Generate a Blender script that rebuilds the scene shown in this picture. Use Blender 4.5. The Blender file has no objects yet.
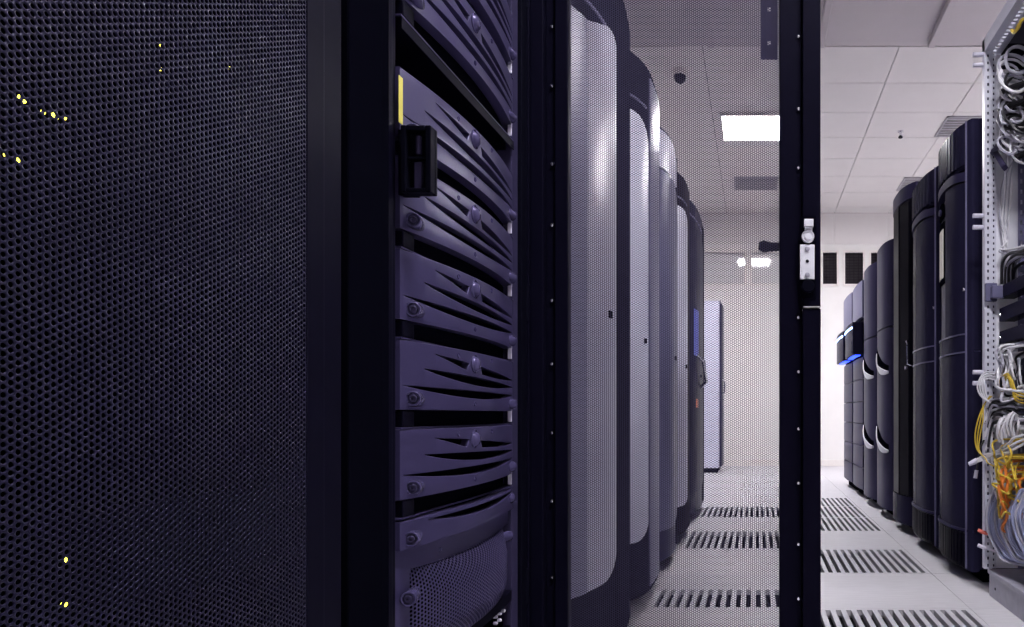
import bpy, math, random
import numpy as np
from mathutils import Vector

random.seed(7)
C = bpy.context.scene.collection
PI = math.pi

# ------------------------------------------------------------------ camera
F, CX, CY, EYE = 700.0, 756.0, 414.0, 0.745       # focal length in pixels of the 1024x627 frame, vanishing point, lens height
cam_d = bpy.data.cameras.new('camera'); cam = bpy.data.objects.new('camera', cam_d); C.objects.link(cam)
cam.location = (0, 0, EYE); cam.rotation_euler = (PI / 2, 0, 0)
cam_d.sensor_fit = 'HORIZONTAL'; cam_d.sensor_width = 36.0; cam_d.lens = 36.0 * F / 1024
cam_d.shift_x = -(CX - 512) / 1024; cam_d.shift_y = (CY - 313.5) / 1024
cam_d.clip_start = 0.02; cam_d.clip_end = 60
bpy.context.scene.camera = cam

# ------------------------------------------------------------------ world, exposure
wd = bpy.data.worlds.new('world'); bpy.context.scene.world = wd; wd.use_nodes = True
bg = wd.node_tree.nodes['Background']; bg.inputs[0].default_value = (0.5, 0.5, 0.7, 1); bg.inputs[1].default_value = 0.02
vs = bpy.context.scene.view_settings
vs.view_transform = 'Standard'; vs.look = 'None'; vs.gamma = 1.0; vs.use_curve_mapping = False; vs.exposure = 0.0
LAMP = 132.0                                        # emission of the ceiling light diffusers
LAMP_SPOTS = [(-0.035, 6.96), (0.50, 0.55), (3.0, 3.36), (3.0, 6.96)]  # last two are unseen, added behind the cabinets to brighten the ceiling

ZC = 3.615                                         # ceiling height
YB = 10.0                                          # back wall


def at(x, y, Y):
    """world point at depth Y that stands where the photograph shows (x, y)"""
    return Vector(((x - CX) * Y / F, Y, EYE - (y - CY) * Y / F))


# ------------------------------------------------------------------ materials
MATS = {}


def mat(name, col, rough=0.5, metal=0.0, spec=0.5, coat=0.0, var=0.08, scale=30.0, bump=0.0, emit=0.0, stretch=None, coat_rough=0.08, tint=None, ior=1.45):
    m = bpy.data.materials.new(name); m.use_nodes = True
    nt = m.node_tree; b = nt.nodes['Principled BSDF']
    b.inputs['Roughness'].default_value = rough; b.inputs['Metallic'].default_value = metal
    b.inputs['Specular IOR Level'].default_value = spec
    b.inputs['Coat Weight'].default_value = coat; b.inputs['Coat Roughness'].default_value = coat_rough
    b.inputs['IOR'].default_value = ior
    if tint: b.inputs['Specular Tint'].default_value = tuple(tint) + (1,)
    tc = nt.nodes.new('ShaderNodeTexCoord'); mp = nt.nodes.new('ShaderNodeMapping')
    if stretch: mp.inputs['Scale'].default_value = stretch
    nz = nt.nodes.new('ShaderNodeTexNoise'); nz.inputs['Scale'].default_value = scale; nz.inputs['Detail'].default_value = 4
    nt.links.new(tc.outputs['Object'], mp.inputs['Vector']); nt.links.new(mp.outputs['Vector'], nz.inputs['Vector'])
    cr = nt.nodes.new('ShaderNodeValToRGB')
    cr.color_ramp.elements[0].position = 0.3; cr.color_ramp.elements[1].position = 0.7
    cr.color_ramp.elements[0].color = tuple(c * (1 - var) for c in col) + (1,)
    cr.color_ramp.elements[1].color = tuple(min(1, c * (1 + var)) for c in col) + (1,)
    nt.links.new(nz.outputs['Fac'], cr.inputs['Fac']); nt.links.new(cr.outputs['Color'], b.inputs['Base Color'])
    if bump:
        bp = nt.nodes.new('ShaderNodeBump'); bp.inputs['Strength'].default_value = bump; bp.inputs['Distance'].default_value = 0.002
        nt.links.new(nz.outputs['Fac'], bp.inputs['Height']); nt.links.new(bp.outputs['Normal'], b.inputs['Normal'])
    if emit:
        b.inputs['Emission Color'].default_value = tuple(col) + (1,); b.inputs['Emission Strength'].default_value = emit
    MATS[name] = m
    return m


VT = (0.62, 0.56, 1.0)                            # violet of the shadows, put into the dark materials' specular tint
M_black = mat('black_powder_coat', (0.0035, 0.0035, 0.008), 0.45, tint=VT, ior=1.08)
M_rack = mat('black_rack_steel', (0.0032, 0.0029, 0.0085), 0.4, tint=VT, ior=1.12)
M_rail = mat('dark_violet_rail_steel', (0.034, 0.029, 0.068), 0.42, tint=VT, ior=1.25)
M_mesh = mat('perforated_black_steel', (0.0055, 0.005, 0.016), 0.30, tint=VT, ior=1.3)
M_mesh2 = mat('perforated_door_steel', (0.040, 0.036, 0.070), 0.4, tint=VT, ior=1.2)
M_bezel = mat('violet_grey_bezel_plastic', (0.038, 0.032, 0.082), 0.30, var=0.04, scale=200, tint=VT, ior=1.38)
M_void = mat('unlit_black_plastic', (0.002, 0.002, 0.0045), 0.7, spec=0.0)
M_knob = mat('grey_violet_knob', (0.055, 0.047, 0.115), 0.25, tint=VT, ior=1.45)
M_tab = mat('pale_grey_tab', (0.62, 0.60, 0.72), 0.4)
M_chrome = mat('brushed_silver', (0.72, 0.72, 0.78), 0.22, metal=1.0)
M_silver = mat('satin_silver_paint', (0.66, 0.66, 0.72), 0.3)
M_yellow = mat('yellow_tape', (0.62, 0.55, 0.10), 0.6)
M_led = mat('yellow_green_led', (0.85, 0.8, 0.08), 0.4, emit=5.0)
M_cabd = mat('dark_slate_cabinet', (0.019, 0.0175, 0.042), 0.26, var=0.05, tint=VT, ior=1.055)
M_cabs = mat('slate_violet_cabinet', (0.034, 0.030, 0.074), 0.28, var=0.05, tint=VT, ior=1.09)
M_cabk = mat('smoked_black_cabinet', (0.005, 0.0045, 0.010), 0.28, tint=VT, ior=1.08)
M_cabg = mat('pale_grey_cabinet_panel', (0.62, 0.62, 0.76), 0.28, spec=0.5, var=0.04, scale=4)
M_cabm = mat('mid_grey_cabinet_panel', (0.13, 0.125, 0.215), 0.32, ior=1.2, var=0.04)
M_cabb = mat('brown_black_cabinet', (0.014, 0.010, 0.016), 0.5, ior=1.03)
M_matte = mat('matt_black_cabinet_edge', (0.012, 0.011, 0.022), 0.6, spec=0.0)
M_facet_shade = mat('pale_grey_facet_shade', (0.36, 0.355, 0.50), 0.3, spec=0.4, var=0.04)  # facet's weaker reflection put into a darker copy of the pale grey
M_disp = mat('cream_display', (0.78, 0.74, 0.60), 0.3, var=0.02)
M_wrack = mat('pale_rack_enamel', (0.60, 0.60, 0.70), 0.38, var=0.03)
M_wpanel = mat('white_side_panel', (0.74, 0.74, 0.82), 0.45, var=0.02)
M_plinth = mat('grey_plinth_steel', (0.34, 0.33, 0.40), 0.4, var=0.1)
M_wall = mat('white_wall_paint', (0.78, 0.76, 0.75), 0.6, var=0.015, scale=6)
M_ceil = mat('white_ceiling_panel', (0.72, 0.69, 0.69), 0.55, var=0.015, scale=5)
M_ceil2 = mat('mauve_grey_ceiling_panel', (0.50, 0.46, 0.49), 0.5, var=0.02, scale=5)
M_gap = mat('dark_ceiling_grid', (0.20, 0.19, 0.20), 0.6)
M_floor = mat('pale_floor_laminate', (0.60, 0.585, 0.62), 0.42, var=0.07, scale=9, stretch=(1.0, 9.0, 1.0))
M_grate = mat('pale_grate_steel', (0.55, 0.54, 0.58), 0.38, var=0.05)
M_sub = mat('subfloor_dark', (0.01, 0.01, 0.016), 0.8)
M_lamp = mat('lit_diffuser', (0.98, 0.96, 1.0), 0.5, var=0.0, emit=LAMP)
M_vent = mat('grey_air_grille', (0.40, 0.38, 0.42), 0.5)
M_frame = mat('white_window_frame', (0.76, 0.72, 0.70), 0.45, var=0.02)
M_pane_d = mat('dark_window_glass', (0.03, 0.026, 0.03), 0.05, spec=0.6)
M_pane_l = mat('pale_window_glass', (0.70, 0.69, 0.70), 0.05, spec=1.0, var=0.02, coat=1.0, coat_rough=0.02)
M_bluelamp = mat('blue_white_light_bar', (0.35, 0.55, 1.0), 0.4, var=0.0, emit=5.0)
M_blueglow = mat('added_blue_glow', (0.03, 0.08, 0.9), 0.4, var=0.0, emit=2.5)
M_bluedim = mat('dim_blue_lit_strip', (0.03, 0.04, 0.30), 0.4, var=0.0, emit=0.5)
M_orange = mat('orange_plastic', (0.75, 0.16, 0.05), 0.4)
M_cw = mat('white_cable', (0.72, 0.71, 0.76), 0.4)
M_cg = mat('grey_cable', (0.40, 0.39, 0.47), 0.4)
M_cb = mat('blue_grey_cable', (0.28, 0.30, 0.46), 0.4)
M_ck = mat('black_cable', (0.012, 0.011, 0.016), 0.4)
M_cy = mat('yellow_cable', (0.62, 0.44, 0.05), 0.4)
M_co = mat('orange_cable', (0.66, 0.19, 0.03), 0.4)
M_cl = mat('red_plug', (0.72, 0.14, 0.10), 0.4)

# ------------------------------------------------------------------ object helpers
ORI = {}


def tag(o, label=None, cat=None, group=None, kind=None):
    if label: o['label'] = label
    if cat: o['category'] = cat
    if group: o['group'] = group
    if kind: o['kind'] = kind
    return o


def thing(name, label, cat, loc, group=None):
    o = bpy.data.objects.new(name, None); C.objects.link(o)
    o.empty_display_size = 0.05; o.location = loc; ORI[o.name] = Vector(loc)
    return tag(o, label, cat, group)


def dup(root, loc, label=None, group=None):
    r = root.copy(); C.objects.link(r); r.location = loc; ORI[r.name] = Vector(loc)
    if label: r['label'] = label
    if group: r['group'] = group
    for ch in list(root.children):
        c = ch.copy(); C.objects.link(c); c.parent = r
        for g in list(ch.children):
            d = g.copy(); C.objects.link(d); d.parent = c
    return r


class MB:
    """collects shapes in world coordinates; build() links them as one mesh object"""

    def __init__(s): s.v = []; s.f = []

    def add(s, v, f):
        n = len(s.v); s.v += [tuple(p) for p in v]; s.f += [tuple(i + n for i in q) for q in f]; return s

    def box(s, x0, x1, y0, y1, z0, z1):
        v = [(x, y, z) for x in (x0, x1) for y in (y0, y1) for z in (z0, z1)]
        return s.add(v, [(0, 1, 3, 2), (4, 6, 7, 5), (0, 4, 5, 1), (2, 3, 7, 6), (0, 2, 6, 4), (1, 5, 7, 3)])

    def tube(s, pts, r, n=6, caps=True):
        pts = [Vector(p) for p in pts]; rs = r if isinstance(r, (list, tuple)) else [r] * len(pts)
        t0 = (pts[1] - pts[0]).normalized()
        ref = Vector((0, 0, 1)) if abs(t0.z) < 0.9 else Vector((1, 0, 0))
        nrm = t0.cross(ref).normalized(); v = []; f = []
        for i, p in enumerate(pts):
            t = (pts[min(i + 1, len(pts) - 1)] - pts[max(i - 1, 0)])
            t = t.normalized() if t.length > 1e-9 else t0
            nrm = (nrm - t * nrm.dot(t))
            nrm = nrm.normalized() if nrm.length > 1e-6 else t.orthogonal().normalized()
            b = t.cross(nrm)
            for k in range(n):
                a = 2 * PI * k / n
                v.append(p + (nrm * math.cos(a) + b * math.sin(a)) * rs[i])
        for i in range(len(pts) - 1):
            for k in range(n):
                k2 = (k + 1) % n
                f.append((i * n + k, i * n + k2, (i + 1) * n + k2, (i + 1) * n + k))
        if caps:
            f.append(tuple(range(n - 1, -1, -1))); f.append(tuple((len(pts) - 1) * n + k for k in range(n)))
        return s.add(v, f)

    def lathe(s, c, axis, prof, n=20):
        """prof: list of (distance along axis, radius)"""
        c = Vector(c); a = Vector(axis).normalized(); e1 = a.orthogonal().normalized(); e2 = a.cross(e1)
        v = []; f = []
        for d, r in prof:
            for k in range(n):
                t = 2 * PI * k / n
                v.append(c + a * d + (e1 * math.cos(t) + e2 * math.sin(t)) * max(r, 1e-5))
        for i in range(len(prof) - 1):
            for k in range(n):
                k2 = (k + 1) % n
                f.append((i * n + k, i * n + k2, (i + 1) * n + k2, (i + 1) * n + k))
        return s.add(v, f)

    def slab(s, P, us, z0, z1, d0, d1):
        """curved slab: P(u, d, z) -> point; z0, z1 numbers or functions of u"""
        fz = lambda z, u: z(u) if callable(z) else z
        v = []; f = []
        for u in us:
            for d in (d0, d1):
                v += [P(u, d, fz(z0, u)), P(u, d, fz(z1, u))]
        for i in range(len(us) - 1):
            a, b = 4 * i, 4 * i + 4
            f += [(a + 2, a + 3, b + 3, b + 2), (a, b, b + 1, a + 1), (a + 1, b + 1, b + 3, a + 3), (a, a + 2, b + 2, b)]
        e = 4 * (len(us) - 1)
        f += [(0, 1, 3, 2), (e, e + 2, e + 3, e + 1)]
        return s.add(v, f)

    def build(s, name, m, parent=None, origin=None, bevel=0.0, smooth=True, angle=35, seg=2):
        o_ = ORI[parent.name] if parent else Vector(origin or (0, 0, 0))
        me = bpy.data.meshes.new(name)
        me.from_pydata([(p[0] - o_.x, p[1] - o_.y, p[2] - o_.z) for p in s.v], [], s.f)
        return finish(me, name, m, parent, o_, bevel, smooth, angle, seg)


def finish(me, name, m, parent, o_, bevel=0.0, smooth=True, angle=35, seg=2):
    me.validate()
    import bmesh
    if bevel or smooth:
        bm = bmesh.new(); bm.from_mesh(me); bmesh.ops.recalc_face_normals(bm, faces=bm.faces); bm.to_mesh(me); bm.free()
    if smooth:
        me.polygons.foreach_set('use_smooth', [True] * len(me.polygons)); me.set_sharp_from_angle(angle=math.radians(angle))
    me.materials.append(m)
    o = bpy.data.objects.new(name, me); C.objects.link(o)
    if parent: o.parent = parent; ORI[o.name] = Vector(o_)
    else: o.location = o_; ORI[o.name] = Vector(o_)
    if bevel:
        b = o.modifiers.new('bevel', 'BEVEL'); b.width = bevel; b.segments = seg; b.limit_method = 'ANGLE'; b.angle_limit = math.radians(40)
    return o


def box(name, m, dims, parent=None, bevel=0.002, origin=None):
    return MB().box(*dims).build(name, m, parent, origin, bevel=bevel, smooth=False)


def lin(a, b, n): return [a + (b - a) * i / (n - 1) for i in range(n)]


def struct(o): o['kind'] = 'structure'; return o


def perf_arrays(W, H, p, r, n):
    """sheet of round holes: columns a step of 0.866 p apart, staggered; returns local (u, v, d) vertices and quads"""
    cs = p * math.sqrt(3) / 2
    nu, nv = int(W / cs), int(H / p)
    ou, ov = (W - (nu - 1) * cs) / 2, (H - (nv - 0.5) * p) / 2
    cc = np.array([(ou + i * cs, ov + j * p + (p / 2 if i % 2 else 0)) for i in range(nu) for j in range(nv)])
    R = p / math.sqrt(3)
    ang = np.array([2 * PI * k / n for k in range(n)])
    if n == 6: outr = np.full(n, R)
    else:                                           # 12: corners and edge midpoints of the hexagon
        outr = np.array([R if k % 2 == 0 else R * math.cos(PI / 6) for k in range(n)])
    dirs = np.stack([np.cos(ang), np.sin(ang)], 1)
    tmpl = np.concatenate([dirs * outr[:, None], dirs * r, dirs * r], 0)
    dep = np.concatenate([np.zeros(n), np.zeros(n), np.ones(n)])
    N = len(cc)
    V = np.zeros((N, 3 * n, 3)); V[:, :, :2] = cc[:, None, :] + tmpl[None]; V[:, :, 2] = dep[None]
    q = []
    for k in range(n):
        k2 = (k + 1) % n
        q.append((k, k2, n + k2, n + k)); q.append((n + k, n + k2, 2 * n + k2, 2 * n + k))
    Q = (np.array(q)[None] + (np.arange(N) * 3 * n)[:, None, None]).reshape(-1, 4)
    return V.reshape(-1, 3), Q


def quads_mesh(name, V, Q, m, parent):
    o_ = ORI[parent.name]
    me = bpy.data.meshes.new(name)
    V = V - np.array(o_)[None]
    me.vertices.add(len(V)); me.vertices.foreach_set('co', V.astype(np.float32).ravel())
    me.loops.add(Q.size); me.loops.foreach_set('vertex_index', Q.astype(np.int32).ravel())
    me.polygons.add(len(Q)); me.polygons.foreach_set('loop_start', np.arange(0, Q.size, 4, dtype=np.int32))
    me.update(calc_edges=True)
    me.materials.append(m)
    o = bpy.data.objects.new(name, me); C.objects.link(o); o.parent = parent; ORI[o.name] = Vector(o_)
    return o


def holes_plate(mb, P, W, H, nx, ny, hw, hh):
    """flat plate on a grid of nx by ny rectangular holes, P(u, v, d)"""
    cw, ch = W / nx, H / ny
    for i in range(nx):
        for j in range(ny):
            u0, v0 = i * cw, j * ch; a, b = u0 + (cw - hw) / 2, u0 + (cw + hw) / 2; c, d = v0 + (ch - hh) / 2, v0 + (ch + hh) / 2
            o = [(u0, v0), (u0 + cw, v0), (u0 + cw, v0 + ch), (u0, v0 + ch)]; q = [(a, c), (b, c), (b, d), (a, d)]
            mb.add([P(x, y, 0) for x, y in o] + [P(x, y, 0) for x, y in q] + [P(x, y, 1) for x, y in q],
                   [(k, (k + 1) % 4, 4 + (k + 1) % 4, 4 + k) for k in range(4)] + [(4 + k, 4 + (k + 1) % 4, 8 + (k + 1) % 4, 8 + k) for k in range(4)])
    return mb


# ================================================================== THE ROOM
XL, XR, YF = -3.4, 4.6, -3.2
# floor: raised tiles on a 0.59 x 0.62 lattice, left open where the grates lie
LX0, LPX, LY0, LPY = 0.82, 0.62, 2.68, 0.59
GRATES = {(-1, -1): 1, (-1, 1): 1, (-1, 3): 1, (-1, 4): 1, (-1, 5): 1, (-2, 0): 0.5, (-2, 2): 1, (-2, 4): 1}
fl = MB()
ix0, ix1 = math.floor((XL - LX0) / LPX), math.ceil((XR - LX0) / LPX)
iy0, iy1 = math.floor((YF - LY0) / LPY), math.ceil((YB - LY0) / LPY)
for i in range(ix0, ix1):
    for j in range(iy0, iy1):
        if (i, j) in GRATES: continue
        x0, x1 = max(XL, LX0 + i * LPX), min(XR, LX0 + (i + 1) * LPX); y0, y1 = max(YF, LY0 + j * LPY), min(YB, LY0 + (j + 1) * LPY)
        if x1 <= x0 or y1 <= y0: continue
        g = 0.0008
        fl.box(x0 + g, x1 - g, y0 + g, y1 - g, -0.035, 0.0)
struct(fl.build('floor', M_floor, smooth=False))
struct(box('floor_void', M_sub, (XL, XR, YF, YB, -0.42, -0.40), bevel=0))

# ceiling: white panels far, wide mauve panels near, thin grid lines between
ce = MB()
CXS = [1.12 + 0.77 * k for k in range(-7, 6)]
CYS = [5.47 + 0.6 * k for k in range(0, 9)]
LIGHT_CELL = [(-0.42, 6.67)]
for a in range(len(CXS) - 1):
    for b in range(len(CYS) - 1):
        x0, x1 = max(XL, CXS[a]), min(XR, CXS[a + 1]); y0, y1 = CYS[b], min(YB, CYS[b + 1])
        if x1 <= x0 or y1 <= y0: continue
        ce.box(x0 + 0.004, x1 - 0.004, y0 + 0.004, y1 - 0.004, ZC, ZC + 0.02)
struct(ce.build('ceiling', M_ceil, smooth=False))
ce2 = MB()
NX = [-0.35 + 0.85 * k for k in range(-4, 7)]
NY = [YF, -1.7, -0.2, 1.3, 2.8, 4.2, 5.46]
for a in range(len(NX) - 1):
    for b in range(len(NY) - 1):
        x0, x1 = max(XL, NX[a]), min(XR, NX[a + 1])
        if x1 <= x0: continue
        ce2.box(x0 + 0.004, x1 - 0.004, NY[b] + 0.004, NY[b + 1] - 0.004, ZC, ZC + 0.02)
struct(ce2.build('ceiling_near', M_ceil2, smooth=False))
struct(box('ceiling_grid', M_gap, (XL, XR, YF, YB + 0.1, ZC + 0.02, ZC + 0.08), bevel=0))
for k, x in enumerate(NX):
    if XL < x < XR:
        struct(box('trim_%d' % (k + 1), M_ceil2, (x - 0.026, x + 0.026, YF, 5.40, ZC - 0.05, ZC), bevel=0.006))
struct(box('wall_left', M_wall, (XL - 0.1, XL, YF, YB, 0, ZC), bevel=0))
struct(box('wall_right', M_wall, (XR, XR + 0.1, YF, YB, 0, ZC), bevel=0))
struct(box('wall_front', M_wall, (XL, XR, YF - 0.1, YF, 0, ZC), bevel=0))
# back wall with a band of windows under the ceiling
ZW0, ZW1 = 2.60, 3.05
WINS = [(-2.35, -1.75, 'l'), (-1.65, -1.05, 'l'), (-0.95, -0.16, 'l'), (-0.06, 0.82, 'l'), (0.955, 1.155, 'd'), (1.27, 1.53, 'd'), (1.64, 1.90, 'd'), (2.01, 2.27, 'd')]
wb = MB()
wb.box(XL, XR, YB, YB + 0.15, 0, ZW0); wb.box(XL, XR, YB, YB + 0.15, ZW1, ZC)
e = [XL] + [q for w in WINS for q in w[:2]] + [XR]
for k in range(0, len(e), 2): wb.box(e[k], e[k + 1], YB, YB + 0.15, ZW0, ZW1)
struct(wb.build('wall_back', M_wall, smooth=False))
up = MB()                                           # the upper wall panels that carry on the ceiling joints
for a in range(len(CXS) - 1):
    x0, x1 = max(XL, CXS[a]), min(XR, CXS[a + 1])
    if x1 > x0: up.box(x0 + 0.004, x1 - 0.004, YB - 0.012, YB, ZW1 + 0.12, ZC - 0.004)
struct(up.build('trim_50', M_ceil, smooth=False))
for k, (x0, x1, t) in enumerate(WINS):
    fr = MB(); w = 0.028
    fr.box(x0 - w, x1 + w, YB - 0.02, YB + 0.05, ZW1, ZW1 + w); fr.box(x0 - w, x1 + w, YB - 0.02, YB + 0.05, ZW0 - w, ZW0)
    fr.box(x0 - w, x0, YB - 0.02, YB + 0.05, ZW0, ZW1); fr.box(x1, x1 + w, YB - 0.02, YB + 0.05, ZW0, ZW1)
    wo = thing('window_%d' % (k + 1), None, None, ((x0 + x1) / 2, YB, ZW0)); struct(wo)
    fr.build('window_frame', M_frame, wo, smooth=False)
    box('window_pane', M_pane_d if t == 'd' else M_pane_l, (x0, x1, YB + 0.03, YB + 0.04, ZW0, ZW1), wo, 0)
    if t == 'd':
        bl = MB()
        for q in range(11): bl.box(x0, x1, YB + 0.012, YB + 0.024, ZW0 + 0.02 + q * 0.04, ZW0 + 0.028 + q * 0.04)
        for q in range(3): bl.box(x0 + (q + 1) * (x1 - x0) / 4 - 0.004, x0 + (q + 1) * (x1 - x0) / 4 + 0.004, YB + 0.012, YB + 0.022, ZW0, ZW1)
        bl.build('window_grille', M_cabb, wo, smooth=False)
struct(box('baseboard_back', M_frame, (XL, XR, YB - 0.015, YB, 0, 0.09), bevel=0.003))


# ---- ceiling lights, vents, detector, sprinkler
def ceiling_light(x, y, label, w=0.29):
    t = thing('ceiling_light', label, 'ceiling light', (x, y, ZC - 0.035), 'ceiling light panels')
    f = MB(); a = w + 0.02
    f.box(x - a, x - w, y - a, y + a, ZC - 0.035, ZC); f.box(x + w, x + a, y - a, y + a, ZC - 0.035, ZC)
    f.box(x - w, x + w, y - a, y - w, ZC - 0.035, ZC); f.box(x - w, x + w, y + w, y + a, ZC - 0.035, ZC)
    f.build('light_frame', M_frame, t, smooth=False)
    box('diffuser', M_lamp, (x - w, x + w, y - w, y + w, ZC - 0.028, ZC - 0.004), t, 0)
    return t


LLAB = ['square lit ceiling light panel seen through the open mesh door', 'square ceiling light panel over the near end of the aisle, above the frame',
        'added unseen light panel behind the dark cabinets near the cable rack', 'added unseen light panel behind the far dark cabinets']
for (x, y), lb in zip(LAMP_SPOTS, LLAB): ceiling_light(x, y, lb)


def air_vent(x0, x1, y0, y1, label):
    t = thing('ceiling_vent', label, 'air vent', ((x0 + x1) / 2, (y0 + y1) / 2, ZC - 0.014), 'ceiling air vents')
    f = MB()
    f.box(x0, x1, y0, y0 + 0.02, ZC - 0.014, ZC); f.box(x0, x1, y1 - 0.02, y1, ZC - 0.014, ZC)
    f.box(x0, x0 + 0.02, y0, y1, ZC - 0.014, ZC); f.box(x1 - 0.02, x1, y0, y1, ZC - 0.014, ZC)
    f.build('vent_frame', M_vent, t, smooth=False)
    box('backing', M_gap, (x0 + 0.01, x1 - 0.01, y0 + 0.01, y1 - 0.01, ZC - 0.003, ZC - 0.001), t, 0)
    sl = MB(); n = 7
    for k in range(n):
        yy = y0 + 0.03 + (y1 - y0 - 0.06) * (k + 0.5) / n
        sl.box(x0 + 0.02, x1 - 0.02, yy - 0.012, yy + 0.012, ZC - 0.012, ZC - 0.006)
    tag(sl.build('louvre', M_vent, t, smooth=False))
    return t


air_vent(-0.27, 0.27, 8.46, 8.94, 'dark grey ceiling air vent beyond the lit panel, seen through the mesh door')
air_vent(1.84, 2.24, 6.74, 7.22, 'grey louvred ceiling vent just above the nearest dark cabinet')
air_vent(1.80, 2.18, 8.48, 8.98, 'grey louvred ceiling vent above the tall smoked black cabinet')
d = at(680, 68, 5.85)
t = thing('security_camera', 'small dark dome security camera on the ceiling behind the mesh door', 'security camera', (d.x, d.y, ZC - 0.11))
MB().lathe((d.x, d.y, ZC), (0, 0, -1), [(0, 0.062), (0.03, 0.062), (0.045, 0.055), (0.045, 0)], 24).build('mount', M_frame, t)
MB().lathe((d.x, d.y, ZC - 0.045), (0, 0, -1), [(0, 0.05), (0.015, 0.05), (0.035, 0.045), (0.052, 0.032), (0.062, 0.014), (0.065, 0)], 24).build('dome', M_cabk, t)
d = at(900.5, 131, 7.1)
t = thing('sprinkler', 'tiny metal sprinkler head hanging from the white ceiling panels', 'sprinkler', (d.x, d.y, ZC - 0.07))
MB().lathe((d.x, d.y, ZC), (0, 0, -1), [(0, 0.03), (0.008, 0.03), (0.01, 0.012), (0.045, 0.012), (0.047, 0)], 16).build('stem', M_chrome, t)
MB().lathe((d.x, d.y, ZC - 0.042), (0, 0, -1), [(0, 0.008), (0.012, 0.02), (0.02, 0.024), (0.028, 0.022), (0.028, 0)], 16).build('deflector', M_black, t)

# ---- floor grates
GLAB = {(-1, -1): 'slotted floor grate cut by the bottom of the photo, right of the mesh door',
        (-1, 1): 'slotted floor grate beside the second dark cabinet, alone between two plain tiles',
        (-1, 3): 'nearest slotted grate of the far run of three on the right of the aisle',
        (-1, 4): 'middle slotted grate of the far run of three on the right of the aisle',
        (-1, 5): 'farthest slotted grate of the run of three on the right of the aisle',
        (-2, 0): 'half slotted floor grate nearest the camera of those behind the mesh door',
        (-2, 2): 'second slotted floor grate behind the mesh door',
        (-2, 4): 'farthest slotted floor grate behind the mesh door'}
for (i, j), part in GRATES.items():
    x0, y0 = LX0 + i * LPX, LY0 + j * LPY; w, l = LPX - 0.002, LPY - 0.002
    t = thing('floor_grate', GLAB[(i, j)], 'floor grate', (x0 + LPX / 2, y0 + LPY / 2, 0), 'slotted floor grates in the aisle')
    g = MB(); m_ = 0.012; n = 15
    P = lambda u, v, d_: (x0 + 0.001 + m_ + u, y0 + 0.001 + m_ + v, -0.022 * d_)
    holes_plate(g, P, w - 2 * m_, (l - 2 * m_) * part, n, 1, (w - 2 * m_) / n * 0.5, (l - 2 * m_) * part - 0.012)
    if part < 1: g.box(x0 + 0.001 + m_, x0 + w - m_, y0 + m_ + (l - 2 * m_) * part, y0 + l - m_ + 0.001, -0.022, 0.0)
    g.build('slotted_plate', M_grate, t, smooth=False)
    f = MB()
    f.box(x0 + 0.001, x0 + 0.001 + w, y0 + 0.001, y0 + 0.001 + m_, -0.03, 0.0); f.box(x0 + 0.001, x0 + 0.001 + w, y0 + l + 0.001 - m_, y0 + l + 0.001, -0.03, 0.0)
    f.box(x0 + 0.001, x0 + 0.001 + m_, y0 + m_, y0 + l - m_, -0.03, 0.0); f.box(x0 + 0.001 + w - m_, x0 + 0.001 + w, y0 + m_, y0 + l - m_, -0.03, 0.0)
    f.build('rim', M_floor, t, smooth=False)

# ================================================================== CLOSED RACK AT THE LEFT
HOLE = 0.0055
t = thing('server_rack', 'closed black server rack at the left edge with a perforated mesh door', 'server rack', (-0.95, 0.55, 0))
b = MB(); b.box(-1.45, -0.545, 0.235, 0.25, 0.05, 2.05); b.box(-1.45, -0.545, 0.845, 0.86, 0.05, 2.05)
b.build('side_panel', M_black, t, smooth=False)
b = MB(); b.box(-1.45, -0.545, 0.235, 0.86, 2.05, 2.08); b.build('top_panel', M_black, t, smooth=False)
box('back_panel', M_black, (-1.46, -1.45, 0.235, 0.86, 0.05, 2.05), t, 0)
box('plinth', M_black, (-1.44, -0.55, 0.24, 0.855, 0, 0.05), t, 0)
X0, X1 = -0.5, -0.535
dr = MB()                                           # door frame round the mesh
MY0, MY1, MZ0, MZ1 = 0.30, 0.778, 0.10, 1.98
dr.box(X1, X0 + 0.001, 0.24, MY0, 0.06, 2.05); dr.box(X1, X0 + 0.001, MY0, MY1, 0.06, MZ0); dr.box(X1, X0 + 0.001, MY0, MY1, MZ1, 2.05)
dr.box(X1, X0 + 0.001, MY1, 0.81, 0.06, 2.05)
dr.box(X1, X0 - 0.008, 0.81, 0.858, 0.06, 2.05)
do = dr.build('door', M_rack, t, bevel=0.0015, smooth=False)
V, Q = [], []
off = 0
for z0, z1, n in ((MZ0 - 0.004, 0.40, 6), (0.40, 1.36, 12), (1.36, MZ1 + 0.004, 6)):
    v, q = perf_arrays(MY1 - MY0 + 0.008, z1 - z0, HOLE, 0.0020, n)
    w = np.stack([X0 - v[:, 2] * 0.0012, MY0 - 0.004 + v[:, 0], z0 + v[:, 1]], 1)
    V.append(w); Q.append(q + off); off += len(w)
quads_mesh('mesh_panel', np.concatenate(V), np.concatenate(Q), M_mesh, do)
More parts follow.
